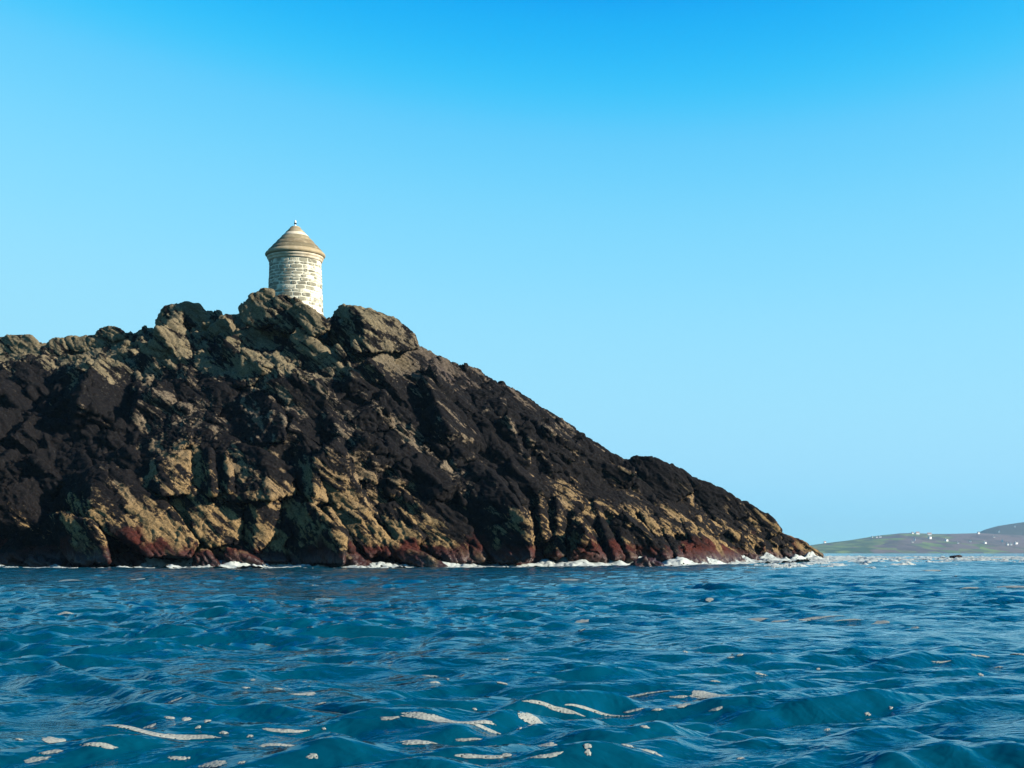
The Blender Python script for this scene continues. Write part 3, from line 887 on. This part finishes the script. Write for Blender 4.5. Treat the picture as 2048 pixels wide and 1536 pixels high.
# ---- surf: whitewater heaped along the foot of the rocks and in the race
def surf_mesh(px0, px1, dpx, rows, thr, lift, seed, race=False):
    pxs = np.arange(px0, px1, dpx)
    PX, RR = np.meshgrid(pxs, rows)
    Y = shore_y(np.minimum(PX, 1660)) - RR
    X = (PX - 1024) / F * Y
    x, y, px = X.ravel(), Y.ravel(), PX.ravel()
    c = churn_field(px, y, x)
    w = np.stack([x, y, np.zeros_like(x)], 1)
    n1 = fbm(w * np.array([0.45, 0.5, 1]), 4, seed, 0.55)
    n2 = fbm(w * np.array([1.1, 1.3, 1]) + 4, 3, seed + 5, 0.6)
    clump = fbm(w * np.array([0.3, 0.22, 1]) + 9, 2, seed + 8)
    m = c + (0.6 if race else 0.34) * n1 + 0.2 * n2 + (0.4 if race else 0.2) * clump - thr - (0.16 * sstep(1640, 1800, px) - 0.10 * (px < 1700) if race else 0)
    close = 0.30 + 0.9 * np.exp(-np.abs(shore_dist(px, y) - 0.5) / 1.6)
    if race:
        close = 0.55
    hgt = sstep(0, 0.5, m) * lift * close * np.clip(0.42 + 1.1 * np.clip(clump, -.5, 1) + 0.4 * n1 + 0.3 * n2, 0, 2)
    z = sea_z(x, y) + 0.015 + np.clip(hgt, 0, 1.1) - 0.05 * (m < 0)
    Q = grid_quads(*PX.shape)
    Q = Q[(m[Q] > 0).sum(1) >= 2]
    used = np.unique(Q)
    mp = np.full(len(x), -1, np.int32); mp[used] = np.arange(len(used))
    me = np_mesh("surf", np.stack([x, y, z], 1)[used], mp[Q])
    a_ = me.attributes.new("edge", 'FLOAT', 'POINT')
    a_.data.foreach_set("value", (1 - sstep(0, 0.22, m))[used].astype(np.float32))
    return me


s1 = link("surf", surf_mesh(-60, 1660, 2.0, np.arange(-3.0, 7.5, 0.18), 0.08, 0.74, 131), SURF)
tag(s1, "white surf breaking along the foot of the rocks", "surf", None, "stuff")
rowsR = -np.concatenate([np.arange(-62, 40, 0.45), np.arange(40, 180, 1.6)])
s2 = link("tide_race", surf_mesh(1440, 2200, 2.2, rowsR[::-1], 0.86, 0.36, 171, True), SURF)
tag(s2, "broken white water of the tide race off the point", "surf", None, "stuff")

# ---- foam flecks drifting on the near water (column, row, length, height in the picture)
FLECKS = [(75, 1522, 55, 8), (105, 1506, 45, 6), (200, 1491, 84, 8), (110, 1484, 50, 6), (300, 1466, 170, 10), (378, 1478, 110, 10), (565, 1461, 92, 11), (550, 1490, 112, 6),
          (362, 1520, 45, 7), (425, 1531, 54, 15), (625, 1514, 26, 7), (482, 1526, 18, 5), (780, 1437, 42, 6), (890, 1443, 160, 7), (970, 1460, 64, 9), (935, 1482, 48, 5), (832, 1487, 76, 11),
          (970, 1516, 118, 10), (600, 1388, 64, 4), (1068, 1445, 68, 15), (1090, 1514, 68, 13), (1010, 1513, 22, 7), (1095, 1492, 38, 6), (1110, 1421, 140, 7), (1190, 1426, 120, 6), (1290, 1391, 130, 6),
          (1422, 1392, 82, 15), (1362, 1411, 42, 8), (1360, 1396, 34, 6), (1315, 1420, 26, 5), (1302, 1506, 38, 6), (1255, 1492, 27, 6), (1175, 1491, 16, 6), (1175, 1508, 14, 5),
          (1430, 1420, 30, 7), (1290, 1456, 20, 3), (1164, 1245, 27, 5), (1163, 1260, 18, 4), (1500, 1239, 70, 4), (1560, 1243, 40, 4), (1640, 1235, 90, 5), (1700, 1240, 60, 4), (1760, 1247, 40, 3),
          (1830, 1256, 16, 3), (130, 1226, 36, 4), (150, 1160, 60, 5), (275, 1158, 46, 3), (1138, 1159, 44, 3), (1860, 1140, 50, 8), (2030, 1172, 70, 8), (1940, 1176, 40, 3), (1520, 1351, 24, 4),
          (1430, 1364, 18, 4), (1610, 1240, 30, 3), (1880, 1325, 34, 4), (2035, 1308, 30, 5), (1965, 1314, 28, 4), (1370, 1304, 10, 4), (1480, 1310, 14, 3), (340, 1436, 22, 5), (372, 1440, 18, 6), (415, 1442, 14, 6),
          (350, 1403, 26, 4), (860, 1352, 32, 3), (870, 1366, 22, 4), (1005, 1367, 24, 4), (1270, 1423, 44, 4), (505, 1362, 10, 3), (640, 1408, 20, 3), (245, 1457, 40, 4), (298, 1455, 28, 6), (448, 1466, 18, 4), (500, 1473, 14, 4)]
_fr = np.random.default_rng(5)
for _ in range(22):
    yy = 1140 + 380 * _fr.uniform(0, 1) ** 0.8
    FLECKS.append((_fr.uniform(0, 2048), yy, _fr.uniform(6, 20), _fr.uniform(2, 4)))


def sea_hit(cx, cy):
    """where the sight line of a picture point meets the waves"""
    Y = np.geomspace(3.0, 130.0, 1500)
    z = H - (cy - HOR) / F * Y
    return float(Y[np.argmax(z <= sea_z((cx - 1024) / F * Y, Y))]) if (z <= sea_z((cx - 1024) / F * Y, Y)).any() else 120.0


Vs, Fs, EDGE, off = [], [], [], 0
for i, (cx, cy, L, hh) in enumerate(FLECKS):
    Y0 = sea_hit(cx, cy)
    X0 = (cx - 1024) / F * Y0
    a = L / 2 * Y0 / F * 0.95
    b = 0.5 * (sea_hit(cx, cy - hh * 0.38) - sea_hit(cx, cy + hh * 0.38))
    b = min(max(b, 0.012), 0.55 * a + 0.02)
    nseg, nring = 44, 7
    th = np.linspace(0, 2 * np.pi, nseg, endpoint=False)
    q = np.stack([np.cos(th) * 1.2 + 7.1 * i, np.sin(th) * 1.2, np.full(nseg, 0.7 * i)], 1)
    rad = np.clip(1 + 0.55 * fbm(q, 3, 900), 0.35, 1.5)
    bend = _fr.uniform(-.25, .25)
    EDGE.append(np.concatenate([[0.0], np.repeat((np.arange(1, nring + 1) / nring) ** 2, nseg)]))
    pts = [np.array([[X0, Y0, 0.0]])]
    for k in range(1, nring + 1):
        rr = (k / nring) * rad
        ux = np.cos(th) * rr
        x = X0 + a * ux
        y = Y0 + b * np.sin(th) * rr + bend * a * (ux ** 2 - .4) * 0.6
        pts.append(np.stack([x, y, np.full(nseg, (1 - (k / nring) ** 4))], 1))
    P = np.concatenate(pts)
    P[0, 2] = 1
    n = fbm(np.stack([P[:, 0] * 7, P[:, 1] * 4, P[:, 0] * 0], 1), 2, 77)
    th_ = (0.005 + 0.008 * a) * (0.75 + 0.6 * n)
    P[:, 2] = sea_z(P[:, 0], P[:, 1]) + 0.001 + np.clip(th_, 0.004, .05) * P[:, 2]
    tri = [[0, 1 + j, 1 + (j + 1) % nseg, 0] for j in range(nseg)]
    quad = []
    for k in range(nring - 1):
        o1, o2 = 1 + k * nseg, 1 + (k + 1) * nseg
        for j in range(nseg):
            quad.append([o1 + j, o2 + j, o2 + (j + 1) % nseg, o1 + (j + 1) % nseg])
    Vs.append(P)
    Fs.append([tri, np.array(quad) + off, off])
    off += len(P)
V = np.concatenate(Vs)
faces = []
for tri, quad, o in Fs:
    faces += [(t[0] + o, t[1] + o, t[2] + o) for t in tri] + [tuple(int(v) for v in q) for q in quad]
me = bpy.data.meshes.new("sea_foam")
me.from_pydata(V.tolist(), [], faces)
me.update()
smooth(me)
at = me.attributes.new("edge", 'FLOAT', 'POINT')
at.data.foreach_set("value", np.concatenate(EDGE).astype(np.float32))
tag(link("sea_foam", me, FOAM), "pale foam flecks drifting on the near swell", "foam", None, "stuff")

# ------------------------------------------------------------------ the stone tower
TY = 106.0
K = TY / F
TX = (590.7 - 1024.0) * K


def row_z(py): return H + (HOR - py) * K


TB = row_z(652)
tower = empty("stone_tower", (TX, TY, TB))
tag(tower, "round whitewashed stone beacon tower with conical tan roof on the summit", "tower")


def lathe(prof, seg=72, jitter=0.0, seed=0):
    prof = np.array(prof, float)
    th = np.linspace(0, 2 * np.pi, seg, endpoint=False)
    V = np.stack([np.outer(prof[:, 0], np.cos(th)), np.outer(prof[:, 0], np.sin(th)), np.repeat(prof[:, 1:2], seg, 1)], 2).reshape(-1, 3)
    if jitter:
        n = fbm(V * 1.7, 3, seed) * jitter
        rr = np.maximum(np.hypot(V[:, 0], V[:, 1]), 1e-4)
        V[:, 0] += n * V[:, 0] / rr
        V[:, 1] += n * V[:, 1] / rr
    nr = len(prof)
    Q = []
    for i in range(nr - 1):
        a = i * seg + np.arange(seg)
        b = i * seg + (np.arange(seg) + 1) % seg
        Q.append(np.stack([a, b, b + seg, a + seg], 1))
    return np_mesh("lathe", V, np.concatenate(Q))


def stone_mat(name, bare, wash, cover, scale=2.5, bump=0.02, contrast=0.12):
    t = NT(name)
    pos = t.n("NewGeometry").outputs["Position"]
    rnd = t.n("ObjectInfo").outputs["Random"]
    n = t.noise(pos, scale, 6, 0.65)
    f = t.noise(pos, 14.0, 5, 0.7)
    b0 = tuple(c * 0.7 for c in bare)
    b1 = tuple(min(1, c * 1.3) for c in bare)
    col = t.mix(rnd, b0, b1)
    col = t.mix(f, t.mix(1.0, col, (0.7, 0.72, 0.7), 'MULTIPLY'), col)
    m = t.ramp(t.math('ADD', n, t.math('MULTIPLY', t.math('SUBTRACT', f, 0.5), 0.25)), [(cover - contrast, (1, 1, 1)), (cover + contrast, (0, 0, 0))])
    col = t.mix(m, col, wash)
    t.bsdf(col, 0.85, t.bump(f, 0.6, bump), 0.2)
    return t.m


WASH = (0.56, 0.53, 0.43)
M_MORTAR = stone_mat("limewashed_mortar", (0.34, 0.33, 0.28), WASH, 0.62)
M_BARE = stone_mat("bare_stone", (0.21, 0.195, 0.15), WASH, 0.34, 2.2)
M_PART = stone_mat("half_washed_stone", (0.22, 0.205, 0.155), WASH, 0.50, 3.0)
M_WASHED = stone_mat("washed_stone", (0.26, 0.25, 0.20), WASH, 0.66, 3.0)
M_TAN = stone_mat("roof_tan", (0.25, 0.195, 0.12), (0.34, 0.28, 0.19), 0.42, 1.6)
M_OLIVE = stone_mat("roof_olive", (0.215, 0.175, 0.108), (0.30, 0.245, 0.16), 0.36, 1.8)
M_PALE = stone_mat("roof_pale", (0.40, 0.33, 0.24), (0.55, 0.48, 0.38), 0.5, 1.6)
M_WHITE = stone_mat("white_paint", (0.6, 0.6, 0.58), (0.7, 0.7, 0.68), 0.5)
M_DARK = stone_mat("dark_iron", (0.03, 0.03, 0.035), (0.04, 0.04, 0.045), 0.5)


def rpx(py): return np.interp(py, [520, 526, 652], [50.8, 51.0, 55.8]) * K


body_prof = [(rpx(py) - 0.015, row_z(py) - TB) for py in np.linspace(652, 520, 24)]
link("wall", lathe(body_prof, 96, 0.02, 3), M_MORTAR, tower)
r = random.Random(4)
z = 0.0
ztop = row_z(524) - TB
course = 0
while z < ztop - 0.12:
    hc = r.uniform(0.21, 0.37)
    if z + hc > ztop - 0.1:
        hc = ztop - z - 0.03
    a = r.uniform(0, 1)
    a_end = a + 2 * math.pi
    while a < a_end - 0.1:
        ln = r.uniform(0.42, 1.05) * (1.15 if r.random() < 0.3 else 1)
        da = ln / 2.15
        if a + da > a_end - 0.16:
            da = a_end - a
        g = r.uniform(0.035, 0.06)
        a0, a1 = a + g / 2.15, a + da - g / 2.15
        z0, z1 = z + r.uniform(.015, .05), z + hc - r.uniform(.015, .05)
        amid = (a0 + a1) / 2
        a += da
        if a1 - a0 < 0.08 or z1 - z0 < 0.07:
            continue
        proud = r.uniform(0.004, 0.03)
        nA = 5
        V, Fc = [], []
        jl, jr_ = r.uniform(-.03, .03), r.uniform(-.03, .03)
        rows_ = []
        for depth, shrink in ((-0.03, 0.0), (proud * .6, 0.0), (proud, 0.022)):
            rows = []
            for zi, zt in enumerate((0, 1)):
                row = []
                for k in range(nA):
                    u = k / (nA - 1)
                    ja = (jl if k == 0 else jr_ if k == nA - 1 else 0) * (1 if zi else -1) * 0.5
                    aa = a0 + shrink / 2.1 + u * (a1 - a0 - 2 * shrink / 2.1) + ja / 2.1
                    corner = 0.025 if k in (0, nA - 1) else 0
                    zz = (z0 + shrink + corner) if zi == 0 else (z1 - shrink - corner)
                    zz += 0.018 * math.sin(7.3 * aa + course * 2.1 + zi * 3)
                    rr = float(rpx(HOR - (zz + TB - H) / K)) + depth
                    row.append(len(V)); V.append((rr * math.cos(aa), rr * math.sin(aa), zz))
                rows.append(row)
            rows_.append(rows)
        top = rows_[-1]
        for k in range(nA - 1):
            Fc.append((top[0][k], top[0][k + 1], top[1][k + 1], top[1][k]))
        for L in (0, 1):
            A_, B_ = rows_[L], rows_[L + 1]
            lo = A_[0] + A_[1][::-1]
            hi = B_[0] + B_[1][::-1]
            for k in range(len(lo)):
                k2 = (k + 1) % len(lo)
                Fc.append((lo[k], lo[k2], hi[k2], hi[k]))
        me = bpy.data.meshes.new("stone")
        me.from_pydata(V, [], Fc)
        me.update()
        # upper stones are barer; the sunlit side's glare is painted as more wash
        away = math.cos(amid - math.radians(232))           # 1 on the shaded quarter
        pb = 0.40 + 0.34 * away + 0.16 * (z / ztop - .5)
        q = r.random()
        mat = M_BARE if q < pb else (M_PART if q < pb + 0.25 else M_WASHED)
        link("stone", me, mat, tower)
    z += hc
    course += 1

cor = [(50.5, 525), (53.0, 524), (54.0, 521.5), (53.6, 520.0), (55.4, 519.2), (56.4, 516.6), (56.0, 515.2), (54.5, 514.8)]
link("cornice", lathe([(a * K, row_z(b) - TB) for a, b in cor], 96, 0.008, 5), M_PALE, tower)
eav = [(54, 515.6), (57.2, 514.6), (59.2, 512.4), (59.7, 510.2), (58.6, 508.0), (55.5, 505.2), (52.6, 502.4), (50, 502.0)]
roof = link("roof", lathe([(a * K, row_z(b) - TB) for a, b in eav], 96, 0.012, 6), M_TAN, tower)
BREAKS = [(503.0, 494.0, M_OLIVE), (494.0, 484.5, M_TAN), (484.5, 474.0, M_OLIVE), (474.0, 466.0, M_PALE), (466.0, 455.8, M_TAN)]
for i, (b0, b1, m) in enumerate(BREAKS):
    def rc(py): return (10.0 + (py - 456.0) / 52.0 * 48.3) * K
    p = [((rc(b0) - 0.10), row_z(b0) - TB - 0.02), (rc(b0) + 0.006, row_z(b0) - TB - 0.005), (rc(b0) + 0.004, row_z(b0) - TB + 0.03), (rc((b0 + b1) / 2) + 0.004, row_z((b0 + b1) / 2) - TB), (rc(b1), row_z(b1) - TB), (max(rc(b1) - 0.12, 0.02), row_z(b1) - TB + 0.005)]
    c = link("roof_course", lathe(p, 84, 0.016, 10 + i), m, roof)
cap = [(10.6, 456.6), (10.2, 455.2), (8.0, 453.6), (5.0, 452.7), (2.2, 452.3), (0.02, 452.2)]
link("roof_cap", lathe([(a * K, row_z(b) - TB) for a, b in cap], 48, 0.006, 20), M_TAN, roof)
fin = empty("finial", (0, 0, row_z(452.6) - TB))
fin.parent = tower
zf = row_z(452.6)
link("post", lathe([(2.6 * K, -0.02), (2.2 * K, 0.06), (1.1 * K, 0.10), (1.0 * K, row_z(448.2) - zf)], 16), M_WHITE, fin)
link("collar", lathe([(0.02, row_z(448.3) - zf), (2.6 * K, row_z(448.3) - zf), (2.6 * K, row_z(446.0) - zf), (0.02, row_z(446.0) - zf)], 16), M_DARK, fin)
lz0, lz1 = row_z(446.0) - zf, row_z(440.6) - zf
link("lantern", lathe([(1.7 * K, lz0), (2.0 * K, lz0 + .4 * (lz1 - lz0)), (1.9 * K, lz0 + .7 * (lz1 - lz0)), (1.1 * K, lz0 + .94 * (lz1 - lz0)), (0.01, lz1)], 20), M_WHITE, fin)

# ------------------------------------------------------------------ far hills with white houses
HILLS = [dict(y0=3150.0, y1=3900.0, c=[(1500, 1107), (1560, 1101), (1610, 1092), (1650, 1086.5), (1700, 1080.5), (1750, 1072.5), (1800, 1067), (1830, 1066), (1865, 1068), (1900, 1068), (1960, 1066), (2050, 1071), (2200, 1080), (2450, 1100)],
              label="low green hill with scattered white houses across the water"),
         dict(y0=4000.0, y1=4700.0, c=[(1880, 1085), (1930, 1073), (1950, 1068), (1970, 1059), (1995, 1052), (2048, 1044), (2150, 1035), (2300, 1032), (2450, 1040)],
              label="higher brown hill rising behind the green one")]


def hill_z(h, px, Y):
    c = np.array(h["c"], float)
    crest = H + (HOR - np.interp(px, c[:, 0], c[:, 1])) / F * h["y1"]
    t = np.clip((Y - h["y0"]) / (h["y1"] - h["y0"]), 0, 1.0)
    up = -3 + (crest + 3) * (0.25 * t + 0.75 * sstep(0, 1, t * .96 + 0.02))
    return up - 0.05 * np.maximum(Y - h["y1"], 0)


def hill_material(name, tones):
    t = NT(name)
    pos = t.n("NewGeometry").outputs["Position"]
    wob = t.noise(pos, 0.004, 3, 0.5)
    fields = t.n("TexVoronoi", {"Scale": 0.034, "Randomness": 0.9})
    mp = t.mapping(pos, (0.75, 0.3, 1.0), (0, 0, 0.3))
    t.t.links.new(mp, fields.inputs["Vector"])
    f = t.n("SeparateColor", {0: fields.outputs["Color"]}).outputs[0]
    sep = t.n("SeparateXYZ", {0: pos})
    k = t.math('ADD', f, t.math('MULTIPLY', t.math('SUBTRACT', wob, 0.5), 1.0))
    k = t.math('ADD', k, t.math('MULTIPLY', t.math('SUBTRACT', sep.outputs[0], 1080), 0.0014))
    col = t.ramp(k, tones)
    col = t.mix(t.noise(pos, 0.05, 4, 0.7), t.mix(1.0, col, (0.55, 0.55, 0.55), 'MULTIPLY'), col)
    t.bsdf(col, 0.95, None, 0.05)
    return t.m


G1 = hill_material("hill_fields", [(0.0, (0.060, 0.098, 0.045)), (0.2, (0.195, 0.255, 0.075)), (0.3, (0.075, 0.105, 0.053)), (0.42, (0.180, 0.210, 0.075)), (0.5, (0.090, 0.075, 0.068)), (0.68, (0.180, 0.128, 0.112)), (0.8, (0.090, 0.072, 0.075)), (1.0, (0.165, 0.120, 0.120))])
G2 = hill_material("hill_heath", [(0.0, (0.075, 0.075, 0.038)), (0.5, (0.098, 0.075, 0.048)), (1.0, (0.075, 0.068, 0.053))])
for h, gm in zip(HILLS, (G1, G2)):
    px = np.arange(h["c"][0][0] - 30, h["c"][-1][0], 5.0)
    Y = np.concatenate([np.linspace(h["y0"], h["y1"], 70), np.linspace(h["y1"] + 40, h["y1"] + 500, 8)])
    PX, YY = np.meshgrid(px, Y)
    Z = hill_z(h, PX, YY)
    X = (PX - 1024) / F * YY
    w = np.stack([X.ravel(), YY.ravel(), 0 * X.ravel()], 1)
    tt = sstep(h["y0"], h["y0"] + 150, YY) * (1 - 0.8 * sstep(h["y1"] - 250, h["y1"], YY))
    Z = Z + (4.0 * fbm(w * 0.006, 4, 301)).reshape(Z.shape) * tt
    o = link("far_hill", np_mesh("far_hill", np.stack([X.ravel(), YY.ravel(), Z.ravel()], 1), grid_quads(*PX.shape)), gm)
    tag(o, h["label"], None, None, "structure")

WALLW = NT("white_render")
WALLW.bsdf((0.68, 0.67, 0.63), 0.8)
SLATE = NT("slate_roof")
SLATE.bsdf((0.09, 0.09, 0.10), 0.7)
TERRA = NT("red_roof")
TERRA.bsdf((0.35, 0.13, 0.06), 0.8)


def house_meshes(L, Wd, hw, hr):
    a, b = L / 2, Wd / 2
    V = [(-a, -b, -4), (a, -b, -4), (a, b, -4), (-a, b, -4), (-a, -b, hw), (a, -b, hw), (a, b, hw), (-a, b, hw), (-a, 0, hw + hr), (a, 0, hw + hr)]
    Fw = [(0, 1, 5, 4), (2, 3, 7, 6), (1, 2, 6, 9, 5), (3, 0, 4, 8, 7)]
    e = 0.4
    t = 0.25
    Rf = [(-a - e, -b - e, hw - e * hr / b), (a + e, -b - e, hw - e * hr / b), (a + e, 0, hw + hr), (-a - e, 0, hw + hr), (-a - e, b + e, hw - e * hr / b), (a + e, b + e, hw - e * hr / b)]
    Rf = [(x, y, z + 0.05) for x, y, z in Rf] + [(x, y, z + 0.05 + t) for x, y, z in Rf]
    Fr = [(6, 7, 8, 9), (9, 8, 11, 10), (3, 2, 1, 0), (4, 5, 2, 3), (0, 1, 7, 6), (5, 4, 10, 11), (1, 2, 8, 7), (2, 5, 11, 8), (3, 0, 6, 9), (4, 3, 9, 10)]
    cb = []
    for sx in (-a + 0.6,):
        cb = [(sx - .5, -.4, hw + hr - .8), (sx + .5, -.4, hw + hr - .8), (sx + .5, .4, hw + hr - .8), (sx - .5, .4, hw + hr - .8),
              (sx - .5, -.4, hw + hr + 1.1), (sx + .5, -.4, hw + hr + 1.1), (sx + .5, .4, hw + hr + 1.1), (sx - .5, .4, hw + hr + 1.1)]
    Fcb = [(4, 5, 6, 7), (0, 1, 5, 4), (1, 2, 6, 5), (2, 3, 7, 6), (3, 0, 4, 7)]
    out = []
    for nm, v, f in (("wall", V, Fw), ("roof", Rf, Fr), ("chimney", cb, Fcb)):
        me = bpy.data.meshes.new(nm)
        me.from_pydata(v, [], f)
        me.update()
        out.append(me)
    return out


HOUSES = [  # column, row, length, storeys' wall height, turn, roof, label
    (1649.7, 1083.9, 9, 4, 20, 1, "lone white house with red roof at the low seaward end of the hill"),
    (1743.8, 1074.5, 6, 3, 60, 0, "smallest white house, first of three near the green hill's shoulder"),
    (1753.3, 1074.7, 7, 3, 10, 0, "white house in the middle of three on the green shoulder"),
    (1760.5, 1074.5, 10, 4, 0, 0, "longest white house, last of three on the green shoulder"),
    (1825.0, 1066.9, 8, 4, 15, 0, "white house on the skyline just left of the red roofed farm"),
    (1835.0, 1067.6, 15, 6, 5, 1, "large white house with red roof on the hill's skyline"),
    (1858.5, 1068.6, 17, 4, 0, 1, "long low house with red roof on the skyline saddle"),
    (1860.0, 1075.8, 12, 5, 30, 0, "white house just below the long red roofed one"),
    (1829.2, 1080.0, 10, 6, 70, 0, "bright tall white house on the slope below the large house"),
    (1825.0, 1084.6, 7, 3, 0, 0, "small white cottage below the bright tall house"),
    (1893.0, 1081.4, 13, 5, 40, 0, "white farmhouse alone in the middle of the brown slope"),
    (1957.0, 1066.7, 10, 5, 20, 0, "white house where the two hills meet on the skyline"),
    (1998.2, 1064.0, 9, 6, 80, 0, "white house high on the far brown hillside, lower of two"),
    (2029.7, 1053.5, 9, 5, 80, 0, "highest white house of all on the far brown hillside"),
    (1988.0, 1074.5, 7, 3, 0, 0, "faint small white house below the far hill's two"),
    (2004.6, 1082.7, 8, 5, 70, 0, "tall narrow white house above the row by the right edge"),
    (1941.0, 1084.0, 7, 5, 80, 0, "narrow white house left of the bright one on the lower slope"),
    (1970.3, 1086.8, 11, 5, 30, 0, "bright white house on the lower slope between two narrow ones"),
    (1916.4, 1086.8, 6, 3, 0, 0, "tiny white house low on the brown slope"),
    (2015.3, 1088.7, 7, 3, 10, 0, "first white house of the low row at the right edge"),
    (2022.2, 1088.7, 7, 3, 0, 0, "second white house of the low row at the right edge"),
    (2032.5, 1087.3, 12, 5, 20, 0, "largest white house ending the low row at the right edge"),
]
for (px, py, L, hw, turn, red, lab) in HOUSES:
    best = None
    for h in HILLS:
        Y = np.linspace(h["y0"] + 20, h["y1"] + 5, 300)
        row = HOR - (hill_z(h, np.full_like(Y, px), Y) - H) / Y * F
        if row.min() <= py + 1.0:
            best = Y[np.argmax(row <= py + 1.0)]
            hz = float(hill_z(h, px, best))
            break
    if best is None:
        h = HILLS[0]; best = h["y1"]; hz = float(hill_z(h, px, best))
    e = empty("white_house", ((px - 1024) / F * best, best, hz + 1.0))
    e.rotation_euler = (0, 0, R(turn))
    tag(e, lab, "house", "white houses on the far hills")
    w_, r_, c_ = house_meshes(L * .68, max(4.5, L * .4), hw * .72, 1.8)
    link("wall", w_, WALLW.m, e)
    rf = link("roof", r_, (TERRA if red else SLATE).m, e)
    link("chimney", c_, WALLW.m, rf)

# ------------------------------------------------------------------ sea air
bm = bmesh.new()
bmesh.ops.create_cube(bm, size=1.0)
me = bpy.data.meshes.new("haze")
bm.to_mesh(me); bm.free()
hz = NT("sea_air")
vol = hz.n("VolumePrincipled", {"Color": (0.32, 0.57, 0.80, 1), "Density": 0.000085, "Anisotropy": 0.1})
hz.t.links.new(vol.outputs[0], hz.out.inputs["Volume"])
haze = link("haze", me, hz.m)
haze.scale = (14000, 7400, 170)
haze.location = (0, 3600, 81)
haze["kind"] = "stuff"
haze["label"] = "thin blue sea haze over the bay"
